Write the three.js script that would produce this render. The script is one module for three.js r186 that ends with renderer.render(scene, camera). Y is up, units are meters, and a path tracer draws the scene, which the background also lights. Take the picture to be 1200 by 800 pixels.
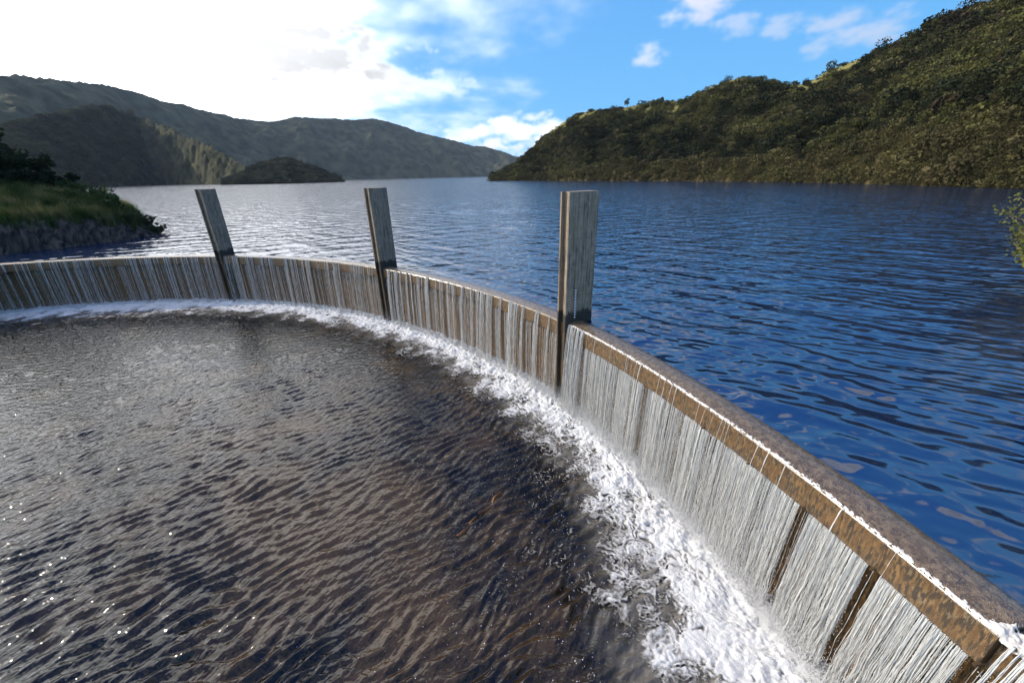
import * as THREE from 'three';
import { toCreasedNormals } from 'three/addons/utils/BufferGeometryUtils.js';
import { createNoise2D, createNoise3D } from 'simplex-noise';

// ---------------------------------------------------------------- camera
const DEG = Math.PI / 180;
const scene = new THREE.Scene();
const EYE = 5.0, FOCAL = 455;                       // lens in pixels of the 1200 x 800 photograph
const camera = new THREE.PerspectiveCamera(2 * Math.atan(400 / FOCAL) / DEG, 1.5, 0.1, 20000);
const downC = new THREE.Vector3(22, 1063, FOCAL).normalize();          // straight down as the lens sees it (x right, y down, z forward)
const fwdC = new THREE.Vector3(0, 0, 1).addScaledVector(downC, -downC.z).normalize();
const rightC = new THREE.Vector3().crossVectors(downC, fwdC); if (rightC.x < 0) rightC.negate();
const toWorld = (v) => new THREE.Vector3(v.dot(rightC), -v.dot(downC), -v.dot(fwdC));
camera.position.set(0, EYE, 0);
camera.quaternion.setFromRotationMatrix(new THREE.Matrix4().makeBasis(
  toWorld(new THREE.Vector3(1, 0, 0)), toWorld(new THREE.Vector3(0, -1, 0)), toWorld(new THREE.Vector3(0, 0, -1))));
const dirOf = (px, py) => toWorld(new THREE.Vector3(px - 600, py - 400, FOCAL)).normalize();
const azOf = (d) => Math.atan2(d.x, -d.z), elOf = (d) => Math.asin(d.y);

// ---------------------------------------------------------------- sun, sky, exposure
const SUN_AZ = -77 * DEG, SUN_EL = 29 * DEG;
const sunDir = new THREE.Vector3(Math.sin(SUN_AZ) * Math.cos(SUN_EL), Math.sin(SUN_EL), -Math.cos(SUN_AZ) * Math.cos(SUN_EL));
const sun = new THREE.DirectionalLight(new THREE.Color().setRGB(1, 0.88, 0.7), 5.0);
sun.name = 'sun'; sun.position.copy(sunDir).multiplyScalar(150); sun.castShadow = true; sun.shadow.mapSize.set(4096, 4096);
Object.assign(sun.shadow.camera, { left: -80, right: 80, top: 80, bottom: -80, near: 1, far: 400 });
scene.add(sun, sun.target);

const rng = (a) => () => { a = (a + 0x6d2b79f5) | 0; let t = Math.imul(a ^ (a >>> 15), 1 | a); t = (t + Math.imul(t ^ (t >>> 7), 61 | t)) ^ t; return ((t ^ (t >>> 14)) >>> 0) / 4294967296; };
const n2 = createNoise2D(rng(11)), n3 = createNoise3D(rng(12));
const clamp = THREE.MathUtils.clamp, lerp = THREE.MathUtils.lerp, sst = THREE.MathUtils.smoothstep;
const fbm2 = (x, y, o = 4) => { let s = 0, a = 0.5; for (let i = 0; i < o; i++) { s += a * n2(x, y); x = x * 2.03 + 7.1; y = y * 2.03 - 3.7; a *= 0.5; } return s; };
const fbm3 = (x, y, z, o = 4) => { let s = 0, a = 0.5; for (let i = 0; i < o; i++) { s += a * n3(x, y, z); x = x * 2.03 + 7.1; y = y * 2.03 - 3.7; z = z * 2.03 + 1.9; a *= 0.5; } return s; };

{ // clear blue air, a bright veil of thin cloud round the sun, scattered cumulus
  const W = 2048, H = 1024, data = new Float32Array(W * H * 4);
  const blobs = [ // pixel centre, half width, half height (degrees), density, lumpiness
    [360, 62, 9.0, 2.6, 1.25], [430, 95, 9, 1.3, 0.8], [505, 103, 4, 0.7, 0.8],
    [610, 158, 8, 1.7, 1.3], [660, 148, 5, 1.1, 0.8],
    [822, 4, 3.0, 1.6, 0.7], [765, 65, 2.0, 0.9, 0.55], [862, 31, 2.0, 0.8, 0.4], [922, 30, 2.0, 0.9, 0.4], [1003, 36, 4.6, 1.4, 0.5],
  ].map(([x, y, w, h, d]) => { const v = dirOf(x, y); return [azOf(v) / DEG, elOf(v) / DEG, w, h, d]; });
  for (let row = 0; row < H; row++) {
    const el = ((row + 0.5) / H - 0.5) * Math.PI, y = Math.sin(el), e = el / DEG;
    for (let col = 0; col < W; col++) {
      const ro = ((col + 0.5) / W - 0.5) * 2 * Math.PI, x = Math.cos(ro) * Math.cos(el), z = Math.sin(ro) * Math.cos(el);
      const az = Math.atan2(x, -z) / DEG, ang = Math.acos(clamp(x * sunDir.x + y * sunDir.y + z * sunDir.z, -1, 1)) / DEG;
      const up = Math.max(0, y), k = Math.pow(up, 0.8);
      let r = lerp(0.25, 0.013, k), g = lerp(0.77, 0.19, k), b = lerp(1.28, 0.98, k);
      const glow = 0.85 * Math.exp(-Math.pow(ang / 34, 1.5));                       // air scattering round the sun
      r += glow; g += glow * 0.97; b += glow * 0.9;
      // the veil
      const q = 1 / (up + 0.16), cx = x * q, cz = z * q;
      const wv = fbm2(cx * 0.9 + 3.1, cz * 0.9 - 1.2, 6);
      const veil = sst(ang + wv * 17 + fbm2(cx * 3 + 9, cz * 3, 4) * 7 + 34 * sst(e, 34, 58), 40, 78);
      let a = (1 - veil) * (0.97 - 0.45 * sst(fbm2(cx * 1.5 + 31, cz * 1.5, 5), 0.02, 0.5)), wr = 1.05, wg = 1.06, wb = 1.08;
      // scattered cumulus higher up
      const cu = fbm2(cx * 1.15 + 20.3, cz * 1.15 + 4.4, 7), hi = sst(e, 20, 32);
      const ca = sst(cu, 0.1, 0.42) * hi;
      let alpha = a, lum = 1;
      if (ca > 0) { const lit = lerp(0.86, 0.5, sst(cu, 0.25, 0.65)); lum = lerp(1, lit, ca * (1 - a * 0.7)); alpha = 1 - (1 - a) * (1 - ca * 0.92); }
      for (const [ba, be, bw, bh, bd] of blobs) {
        const u = (az - ba) / bw, v = (e - be) / bh, d2 = u * u + v * v;
        if (d2 > 6) continue;
        const nn = fbm2(az * 0.16 + 4, e * 0.42 + be, 6) * 1.5;
        const m = clamp(sst(1 - d2 * 0.6 + nn * 0.9 + 0.35 * fbm2(az * 0.9, e * 1.6, 4), 0.0, 1.35) * bd, 0, 1);
        const shade = lerp(1.0, 0.84, sst(-v + u * 0.5 + nn * 0.6, 0.2, 1.6));
        lum = lerp(lum, shade * lerp(0.37, 1, sst(ang, 56, 88)), m); alpha = 1 - (1 - alpha) * (1 - m * 0.95);
        if (be > 8 && ba > 10) { wr = lerp(wr, 1.0, m); wg = lerp(wg, 0.9, m); wb = lerp(wb, 0.96, m); }
      }
      const i = (row * W + col) * 4, bright = 1 + 3.2 * Math.exp(-Math.pow(ang / 68, 3));
      data[i] = lerp(r, wr * lum * bright, alpha); data[i + 1] = lerp(g, wg * lum * bright, alpha); data[i + 2] = lerp(b, wb * lum * bright, alpha); data[i + 3] = 1;
    }
  }
  const sky = new THREE.DataTexture(data, W, H, THREE.RGBAFormat, THREE.FloatType);
  sky.mapping = THREE.EquirectangularReflectionMapping; sky.magFilter = sky.minFilter = THREE.LinearFilter; sky.needsUpdate = true;
  scene.background = sky; scene.environment = sky;
}
const renderer = new THREE.WebGLRenderer({ antialias: true });
renderer.setSize(1024, 682);
renderer.toneMapping = THREE.LinearToneMapping; renderer.toneMappingExposure = 0.82;
renderer.shadowMap.enabled = true; renderer.shadowMap.type = THREE.PCFSoftShadowMap;

// ---------------------------------------------------------------- helpers
const taken = new Map();
const numbered = (n) => { const k = taken.get(n) ?? 0; taken.set(n, k + 1); return k ? n + '_' + String(k).padStart(3, '0') : n; };
function put(o, name, parent = scene) { o.name = parent === scene ? numbered(name) : name; o.castShadow = o.receiveShadow = true; parent.add(o); return o; }
function tag(o, label, category, group, kind) { o.userData = { label, category }; if (group) o.userData.group = group; if (kind) o.userData.kind = kind; return o; }
const col = (r, g, b) => new THREE.Color().setRGB(r, g, b);
const mat = (p) => new THREE.MeshPhysicalMaterial(p);
function rayPlane(px, py, h) { const d = dirOf(px, py), t = (h - EYE) / d.y; return new THREE.Vector3(d.x * t, h, d.z * t); }
function tex(w, h, fn, srgb, repeat = true) { // fn(u, v) -> [r, g, b] linear 0..1
  const d = new Uint8Array(w * h * 4), enc = (x) => Math.round(255 * clamp(srgb ? (x <= 0.0031308 ? 12.92 * x : 1.055 * Math.pow(x, 1 / 2.4) - 0.055) : x, 0, 1));
  for (let y = 0, i = 0; y < h; y++) for (let x = 0; x < w; x++, i += 4) { const c = fn((x + 0.5) / w, (y + 0.5) / h); d[i] = enc(c[0]); d[i + 1] = enc(c[1]); d[i + 2] = enc(c[2]); d[i + 3] = 255; }
  const t = new THREE.DataTexture(d, w, h); t.magFilter = THREE.LinearFilter; t.minFilter = THREE.LinearMipmapLinearFilter; t.generateMipmaps = true;
  if (repeat) t.wrapS = t.wrapT = THREE.RepeatWrapping; if (srgb) t.colorSpace = THREE.SRGBColorSpace; t.needsUpdate = true; return t;
}
// noise that repeats: two circles in 4-D made from n3 sums would be slow, so blend four shifted copies
const tiled = (fn, u, v) => { const f = (a) => a * a * (3 - 2 * a); const bu = f(clamp((u - 0.75) * 4, 0, 1)), bv = f(clamp((v - 0.75) * 4, 0, 1));
  return lerp(lerp(fn(u, v), fn(u - 1, v), bu), lerp(fn(u, v - 1), fn(u - 1, v - 1), bu), bv); };
function spline(pts) { // monotone-ish cubic through [x, y] pairs
  return (x) => { let i = 0; while (i < pts.length - 2 && x > pts[i + 1][0]) i++;
    const [x0, y0] = pts[i], [x1, y1] = pts[i + 1], p = pts[i - 1] ?? pts[i], q = pts[i + 2] ?? pts[i + 1], t = clamp((x - x0) / (x1 - x0), 0, 1);
    const m0 = (y1 - p[1]) / ((x1 - p[0]) || 1) * (x1 - x0), m1 = (q[1] - y0) / ((q[0] - x0) || 1) * (x1 - x0), t2 = t * t, t3 = t2 * t;
    return (2 * t3 - 3 * t2 + 1) * y0 + (t3 - 2 * t2 + t) * m0 + (-2 * t3 + 3 * t2) * y1 + (t3 - t2) * m1; };
}
class Soup { // collects triangles
  constructor() { this.p = []; this.i = []; this.c = []; this.u = []; }
  vert(x, y, z) { this.p.push(x, y, z); return this.p.length / 3 - 1; }
  tri(a, b, c) { this.i.push(a, b, c); }
  geo() { const g = new THREE.BufferGeometry(); g.setAttribute('position', new THREE.Float32BufferAttribute(this.p, 3)); if (this.c.length) g.setAttribute('color', new THREE.Float32BufferAttribute(this.c, 3)); if (this.u.length) g.setAttribute('uv', new THREE.Float32BufferAttribute(this.u, 2)); g.setIndex(this.i); g.computeVertexNormals(); return g; }
}

// ---------------------------------------------------------------- the weir's plan: an arc about CX, CF (f = metres ahead of the camera)
const CX = -25.57, CF = -3.51, LAKE = -0.025, POOL = -3.5, BAND = 0.58;
const lipR = spline([[-20, 31.6], [5, 31.62], [11, 31.76], [15, 31.9], [20, 32.02], [25, 32.15], [31, 32.26], [38, 32.2], [50, 32.12], [65, 32.2], [85, 32.3], [100, 32.2], [125, 32.1]]);
const onArc = (th, dr, y) => { const r = lipR(th) + dr, a = th * DEG; return new THREE.Vector3(CX + r * Math.cos(a), y, -(CF + r * Math.sin(a))); };
const polar = (x, f) => { const dx = x - CX, df = f - CF; return [Math.atan2(df, dx) / DEG, Math.hypot(dx, df)]; };
function sweep(profile, t0, t1, n, cap = true) { // profile of [dr, y] swept along the arc; uv in metres
  const s = new Soup(), m = profile.length, len = [0];
  for (let k = 1; k < m; k++) len.push(len[k - 1] + Math.hypot(profile[k][0] - profile[k - 1][0], profile[k][1] - profile[k - 1][1]));
  for (let j = 0; j <= n; j++) { const th = lerp(t0, t1, j / n);
    for (let k = 0; k < m; k++) { const p = onArc(th, profile[k][0], profile[k][1]); s.vert(p.x, p.y, p.z); s.u.push(th * DEG * 32.1, len[k]); } }
  for (let j = 0; j < n; j++) for (let k = 0; k < m - 1; k++) { const a = j * m + k, b = a + m; s.tri(a, a + 1, b); s.tri(b, a + 1, b + 1); }
  if (cap) for (const j of [0, n]) { const base = s.p.length / 3; for (let k = 0; k < m; k++) { const a = (j * m + k) * 3; s.vert(s.p[a], s.p[a + 1], s.p[a + 2]); s.u.push(profile[k][0], profile[k][1]); }
    const shape = THREE.ShapeUtils.triangulateShape(profile.map((q) => new THREE.Vector2(...q)), []); for (const [a, b, c] of shape) s.tri(base + a, base + b, base + c); }
  return toCreasedNormals(s.geo(), 0.7);
}

// ---------------------------------------------------------------- water
const waveBump = (seed, n, kmin, kmax, dir, spread, peaky) => { // tileable: waves whose numbers per tile are whole
  const r = rng(seed), w = [];
  for (let i = 0; i < n; i++) { const k = kmin * Math.pow(kmax / kmin, r()), a = (dir + (r() - 0.5) * 2 * spread) * DEG; w.push([Math.round(k * Math.cos(a)), Math.round(k * Math.sin(a)), r() * 6.283, 1 / Math.pow(k, 0.9)]); }
  const norm = w.reduce((s, q) => s + q[3] * q[3], 0) ** 0.5 * 2.6;
  return tex(1024, 1024, (u, v) => { let s = 0; for (const [a, b, ph, am] of w) { const t = Math.sin(6.28318 * (a * u + b * v) + ph); s += am * (peaky ? 1 - 2 * Math.sqrt(Math.abs(t)) * 0.9 : t); } const h = clamp(s / norm * 0.5 + 0.5, 0, 1); return [h, h, h]; });
};
function waterSheet({ r0, r1, nr, a0, a1, na, level, height, keep, colour }) {
  const s = new Soup(), ratio = Math.pow(r1 / r0, 1 / nr), da = (a1 - a0) / na * DEG, id = new Int32Array((nr + 1) * (na + 1)).fill(-1);
  for (let i = 0; i <= nr; i++) { const r = r0 * Math.pow(ratio, i);
    for (let j = 0; j <= na; j++) { const a = a0 * DEG + j * da, x = r * Math.sin(a), f = r * Math.cos(a); if (!keep(x, f)) continue;
      id[i * (na + 1) + j] = s.vert(x, level + height(x, f, Math.max(r * (ratio - 1), r * da)), -f); s.u.push(x, f); if (colour) s.c.push(...colour(x, f)); } }
  for (let i = 0; i < nr; i++) for (let j = 0; j < na; j++) { const q = i * (na + 1) + j, a = id[q], b = id[q + 1], c = id[q + na + 1], d = id[q + na + 2];
    if (a >= 0 && b >= 0 && c >= 0 && d >= 0) { s.tri(a, b, c); s.tri(b, d, c); } }
  return s.geo();
}
const waveSet = (seed, n, l0, l1, dir, spread, slope) => { const r = rng(seed), w = []; for (let i = 0; i < n; i++) { const L = l0 * Math.pow(l1 / l0, (i + r()) / n), a = (dir + (r() + r() - 1) * spread) * DEG, k = 6.28318 / L; w.push([k * Math.cos(a), k * Math.sin(a), r() * 6.283, slope / k / Math.sqrt(n) * 1.4, L]); } return w; };
{ // the reservoir
  const w = waveSet(3, 34, 0.2, 4.2, 78, 46, 0.075);
  const geo = waterSheet({ r0: 3.2, r1: 6000, nr: 820, a0: -100, a1: 100, na: 640, level: LAKE,
    keep: (x, f) => { const [th, r] = polar(x, f); return th < 2 || th > 124 ? r > 33.2 : r > lipR(th) + 0.62; },
    height: (x, f, cell) => { const [th, r] = polar(x, f), near = sst(r - lipR(clamp(th, 0, 120)), 0.7, 3.2); let h = 0;
      const patch = 0.65 + 0.7 * fbm2(x * 0.035, f * 0.05, 2);
      const wx = x + 0.5 * n2(x * 0.22, f * 0.22), wf = f + 0.5 * n2(x * 0.22 + 50, f * 0.22);
      for (const [kx, kf, ph, am, L] of w) { const g = sst(L / cell, 2.2, 5); if (g > 0) h += g * am * Math.sin(kx * wx + kf * wf + ph); }
      return h * patch * lerp(0.22, 1, near) - 0.05 * (1 - sst(r - lipR(clamp(th, 0, 120)), 0.75, 1.6)); } });
  const bump = waveBump(5, 46, 10, 120, 75, 55, false); bump.repeat.set(1 / 34, 1 / 34); bump.rotation = 0.2;
  const m = mat({ color: col(0.003, 0.014, 0.045), roughness: 0.1, ior: 2.33, bumpMap: bump, bumpScale: 0.24 });
  const o = put(new THREE.Mesh(geo, m), 'lake'); tag(o, 'rippled deep blue reservoir water behind the curved weir', 'lake', null, 'structure');
}
const FOAM_W = spline([[-10, 5.6], [10, 5.4], [15, 5.1], [18, 4.5], [22, 3.8], [26, 3.0], [32, 3.3], [40, 3.0], [50, 2.9], [60, 3.1], [73, 3.4], [88, 4.2], [105, 4.0], [125, 4.0]]);
const poolWaves = waveSet(7, 46, 0.09, 0.85, 118, 34, 0.68);
function poolHeight(x, f, cell) {
  const [th, r] = polar(x, f), sWall = lipR(clamp(th, -15, 124)) - r; let h = 0;
  const wx = x + 0.2 * n2(x * 0.4, f * 0.4) + 0.02 * n2(x * 2.1, f * 2.1), wf = f + 0.2 * n2(x * 0.4 + 40, f * 0.4) + 0.02 * n2(x * 2.1 + 9, f * 2.1);
  for (const [kx, kf, ph, am, L] of poolWaves) { const g = sst(L / cell, 2.2, 5); if (g > 0) { const s = Math.sin(kx * wx + kf * wf + ph); h += g * am * (L > 0.45 ? 1.25 * (0.55 - Math.abs(s)) * 1.2 : s); } }
  const calm = 0.55 + 0.45 * sst(fbm2(x * 0.12, f * 0.12 + 5, 3), -0.35, 0.3);
  const boil = 0.09 * Math.exp(-Math.max(0, sWall - 0.6) / 1.6) * (0.4 + fbm2(x * 0.9, f * 0.9, 3));
  return h * calm * 0.8 + boil;
}
{ // the stilling pool below the weir: silty brown water over a bed with darker hollows
  const brown = [0.043, 0.026, 0.0115], dark = [0.0045, 0.0035, 0.0026], shoals = [[-4.5, 7.6, 3.2, 1], [-8.5, 10.2, 4, 0.8], [-0.9, 5.2, 2.6, 0.7], [-1.5, 13.5, 1.8, 0.35], [-14, 14, 5, 0.45], [-6, 16, 3, 0.3]];
  const geo = waterSheet({ r0: 2.2, r1: 62, nr: 620, a0: -80, a1: 72, na: 760, level: POOL,
    keep: (x, f) => { const [th, r] = polar(x, f); return r < lipR(clamp(th, -15, 124)) + 0.35; }, height: poolHeight,
    colour: (x, f) => { let b = 0; for (const [sx, sf, rad, am] of shoals) b += am * Math.exp(-((x - sx) ** 2 + (f - sf) ** 2) / (rad * rad)); b = clamp(b * 0.85 - 0.08 + 1.0 * fbm2(x * 0.28, f * 0.28, 5) + 0.3 * fbm2(x * 1.7, f * 1.7, 3), 0, 1);
      const [th, r] = polar(x, f), sw = lipR(clamp(th, -15, 124)) - r, W = FOAM_W(th), air = 0.6 * sst(W * 0.9 - sw + 0.8 * fbm2(x * 0.8, f * 0.8, 4), 0, W * 0.75);   // air bubbles stirred in by the fall
      return [0, 1, 2].map((k) => lerp(lerp(dark[k], brown[k], b), [0.30, 0.275, 0.235][k], air)); } });
  const bump = waveBump(9, 40, 14, 110, 118, 60, false); bump.repeat.set(1 / 5.3, 1 / 5.3);
  const o = put(new THREE.Mesh(geo, mat({ color: 0xffffff, vertexColors: true, roughness: 0.04, ior: 1.4, bumpMap: bump, bumpScale: 0.024 })), 'pool_water');
  tag(o, 'choppy brown water of the pool below the weir', 'water', null, 'structure');
}

// ---------------------------------------------------------------- hills
function hillSheet({ cols, nx, nt, back = 0.5, profile, relief, fine, colour, shoreY = -0.4 }) {
  const yT = spline(cols.map((c) => [c[0], c[1]])), dS = spline(cols.map((c) => [c[0], c[2]])), dR = spline(cols.map((c) => [c[0], c[3]])), x0 = cols[0][0], x1 = cols[cols.length - 1][0];
  const at = (x, t, rough = 1) => { const d = dirOf(x, yT(x)), hl = Math.hypot(d.x, d.z), ux = d.x / hl, uz = d.z / hl, ds = dS(x), dr = dR(x);
    let dist = lerp(ds, dr, t), top = EYE + d.y / hl * dr, h = t <= 1 ? lerp(shoreY, top, profile(t, x)) : top - (top + 20) * Math.pow((t - 1) / back, 1.4);
    const px = ux * dist, pz = uz * dist, env = t <= 1 ? sst(t, 0, 0.12) : 1;
    const rel = relief(px, pz, t, x);
    h += rel * env * (t <= 1 ? 1 - 0.75 * Math.pow(t, 6) : 0.3); if (rough) h += fine(px, pz, t, x) * env;
    return new THREE.Vector3(px, h, pz); };
  const s = new Soup();
  for (let i = 0; i <= nt; i++) { const t = i / nt * (1 + back); for (let j = 0; j <= nx; j++) { const x = lerp(x0, x1, j / nx), p = at(x, t); s.vert(p.x, p.y, p.z); s.c.push(...colour(p, t, x)); } }
  for (let i = 0; i < nt; i++) for (let j = 0; j < nx; j++) { const a = i * (nx + 1) + j, b = a + 1, c = a + nx + 1, d = c + 1; s.tri(a, b, c); s.tri(b, d, c); }
  return { geo: s.geo(), at };
}
const hillMat = mat({ color: 0xffffff, vertexColors: true, roughness: 1, specularIntensity: 0.15 });
const mix3 = (a, b, t) => [lerp(a[0], b[0], t), lerp(a[1], b[1], t), lerp(a[2], b[2], t)];
const forest = (p, s, dry = 0.3) => { const n = fbm3(p.x * s, p.y * s, p.z * s, 5); const c = mix3([0.025, 0.030, 0.017], [0.072, 0.073, 0.038], sst(n, -0.4, 0.5)); return mix3(c, [0.12, 0.105, 0.05], dry * sst(fbm3(p.x * s * 0.3, p.y * s * 0.6, p.z * s * 0.3 + 9, 3), 0.05, 0.5)); };
// far range along the left and centre horizon
const farRange = hillSheet({ cols: [[-420, 120, 990, 1770], [-200, 92, 990, 1770], [0, 88, 1450, 2230], [40, 92, 1603, 2366], [110, 96, 1872, 2604], [170, 112, 2102, 2808], [230, 128, 2332, 3012], [310, 141, 2638, 3284], [345, 137, 2772, 3402], [400, 140, 2983, 3590], [440, 139, 3137, 3726], [500, 157, 3367, 3930], [560, 171, 3597, 4134], [605, 182, 3769, 4289], [660, 196, 3980, 4500], [800, 200, 4517, 5037]],
  nx: 520, nt: 170, profile: (t, x) => Math.pow(t, 0.95) , relief: (x, z, t) => 110 * fbm2(x * 0.0026, z * 0.0026, 4) * (1 - t * 0.5) , fine: (x, z) => 7 * fbm2(x * 0.03, z * 0.03, 4),
  colour: (p) => forest(p, 0.012, 0.5) });
tag(put(new THREE.Mesh(farRange.geo, hillMat), 'far_mountain_range'), 'long forested mountain range on the far shore under the bright cloud', 'mountains', null, 'structure');
// nearer massif on the left: a slope turned to the right, a gully, then a spur turned to the left
const spur = hillSheet({ cols: [[-420, 170, 640, 860], [-120, 150, 690, 930], [0, 149, 790, 1050], [30, 141, 845, 1110], [70, 132, 960, 1220], [110, 124, 1110, 1370], [150, 131, 1290, 1530], [162, 136, 1300, 1520], [200, 152, 1150, 1370], [240, 170, 1000, 1150], [275, 188, 900, 990], [305, 204, 835, 875], [322, 211, 815, 830]],
  nx: 460, nt: 190, profile: (t) => Math.pow(t, 0.9), relief: (x, z, t, px) => 16 * fbm2(x * 0.008, z * 0.008, 4) * (px > 155 ? sst(322 - px, 0, 120) : 0.8), fine: (x, z, t, px) => (px > 150 ? 13 : 4) * fbm2(x * 0.05, z * 0.05, 4) * sst(322 - px, 0, 90),
  colour: (p) => forest(p, 0.03, 0.6) });
tag(put(new THREE.Mesh(spur.geo, hillMat), 'mountain_spur'), 'steep wooded spur of the left mountain with a sunlit rib', 'mountain', null, 'structure');
const knoll = hillSheet({ cols: [[258, 215, 770, 780], [275, 207, 760, 800], [300, 194, 750, 830], [330, 186, 745, 850], [360, 193, 750, 835], [385, 203, 760, 810], [404, 211, 770, 785]],
  nx: 200, nt: 90, profile: (t) => Math.pow(t, 0.8), relief: (x, z) => 5 * fbm2(x * 0.02, z * 0.02, 3), fine: (x, z) => 2.6 * fbm2(x * 0.09, z * 0.09, 4), colour: (p) => forest(p, 0.05, 0.1) });
tag(put(new THREE.Mesh(knoll.geo, hillMat), 'headland_knoll'), 'low dark wooded headland in front of the far range', 'headland', null, 'structure');
// the near hillside on the right
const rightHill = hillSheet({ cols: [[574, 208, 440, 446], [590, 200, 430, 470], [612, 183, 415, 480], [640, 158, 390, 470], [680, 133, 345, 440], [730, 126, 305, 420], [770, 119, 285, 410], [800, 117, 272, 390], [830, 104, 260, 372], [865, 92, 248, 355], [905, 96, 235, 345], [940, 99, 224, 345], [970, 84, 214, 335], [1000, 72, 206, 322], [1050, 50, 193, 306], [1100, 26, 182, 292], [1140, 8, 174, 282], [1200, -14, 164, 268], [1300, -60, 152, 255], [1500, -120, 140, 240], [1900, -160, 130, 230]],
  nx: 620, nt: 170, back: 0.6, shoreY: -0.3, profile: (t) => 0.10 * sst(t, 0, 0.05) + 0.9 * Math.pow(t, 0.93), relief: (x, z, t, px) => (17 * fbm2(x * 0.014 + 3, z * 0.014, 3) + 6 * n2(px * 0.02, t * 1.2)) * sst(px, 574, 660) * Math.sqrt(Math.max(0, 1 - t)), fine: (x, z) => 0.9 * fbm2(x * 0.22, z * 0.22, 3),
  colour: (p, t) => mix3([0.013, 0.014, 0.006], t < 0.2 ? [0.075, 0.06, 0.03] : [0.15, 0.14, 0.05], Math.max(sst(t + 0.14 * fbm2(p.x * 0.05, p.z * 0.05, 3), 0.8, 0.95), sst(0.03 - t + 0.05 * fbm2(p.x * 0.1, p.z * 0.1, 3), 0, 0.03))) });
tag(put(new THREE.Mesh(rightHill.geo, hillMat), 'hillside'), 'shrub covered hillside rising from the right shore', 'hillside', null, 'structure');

// foliage: leaf-sized faces through a crown's volume
function leafCloud(s, r, n, size, place, flat = 0) { // place(r) -> [x, y, z]
  for (let k = 0; k < n; k++) { const [x, y, z] = place(r), a = r() * 6.283, b = Math.acos(2 * r() - 1), L = size * (0.6 + 0.8 * r()), w = L * (0.3 + 0.25 * r());
    const d = new THREE.Vector3(Math.sin(b) * Math.cos(a), Math.cos(b) * (1 - flat) + 0.15, Math.sin(b) * Math.sin(a)).normalize(), e = new THREE.Vector3(r() - 0.5, r() - 0.5, r() - 0.5).cross(d).normalize();
    const i0 = s.vert(x - d.x * L / 2, y - d.y * L / 2, z - d.z * L / 2), i1 = s.vert(x + e.x * w, y + e.y * w, z + e.z * w), i2 = s.vert(x + d.x * L / 2, y + d.y * L / 2, z + d.z * L / 2), i3 = s.vert(x - e.x * w, y - e.y * w, z - e.z * w);
    s.tri(i0, i1, i2); s.tri(i0, i2, i3); }
}
const inBall = (r, sx, sy, sz, shell = 0.5) => { const a = r() * 6.283, u = 2 * r() - 1, q = Math.sqrt(1 - u * u), R = shell + (1 - shell) * Math.cbrt(r()); return [q * Math.cos(a) * R * sx, u * R * sy, q * Math.sin(a) * R * sz]; };
function bushGeo(seed, lobes, leaves, size) { const r = rng(seed), s = new Soup(); for (let l = 0; l < lobes; l++) { const a = r() * 6.283, q = l ? 0.55 * Math.sqrt(r()) : 0, cx = q * Math.cos(a), cz = q * Math.sin(a), cy = 0.35 + 0.45 * r() * (1 - q), R = 0.38 + 0.22 * r(); leafCloud(s, r, leaves, size, (k) => { const p = inBall(k, R, R * 0.85, R, 0.55); return [cx + p[0], Math.max(0.02, cy + p[1]), cz + p[2]]; }); } return s.geo(); }
const leafMat = (r, g, b, t = 0.25) => mat({ color: col(r, g, b), roughness: 0.85, specularIntensity: 0.25, transmission: t, thickness: 0 });
const instLeaf = leafMat(1, 1, 1, 0.2);
function scatter(name, label, category, hill, bushes, count, seed, pick, sizeOf, tint) {
  const r = rng(seed), group = put(new THREE.Group(), name); tag(group, label, category, null, 'stuff');
  bushes.forEach((g, v) => { const n = Math.floor(count / bushes.length), im = new THREE.InstancedMesh(g, instLeaf, n), M = new THREE.Matrix4(), Q = new THREE.Quaternion(), E = new THREE.Euler(), c = new THREE.Color(); let k = 0, tries = 0;
    while (k < n && tries++ < n * 8) { const [x, t] = pick(r), p = hill.at(x, t, 1), S = sizeOf(r, p, t, x); if (!S) continue; E.set((r() - 0.5) * 0.3, r() * 6.283, (r() - 0.5) * 0.3); M.compose(p.addScaledVector(new THREE.Vector3(0, 1, 0), -S * 0.12), Q.setFromEuler(E), new THREE.Vector3(S * (0.8 + 0.5 * r()), S * (0.7 + 0.5 * r()), S * (0.8 + 0.5 * r()))); im.setMatrixAt(k, M); im.setColorAt(k, c.setRGB(...tint(r, p, t, x))); k++; }
    im.count = k; im.userData.kind = 'stuff'; put(im, 'foliage', group); });
  return group;
}
const bushes = [bushGeo(1, 5, 44, 0.17), bushGeo(2, 6, 40, 0.15), bushGeo(3, 4, 56, 0.18), bushGeo(4, 7, 36, 0.14)];
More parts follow.
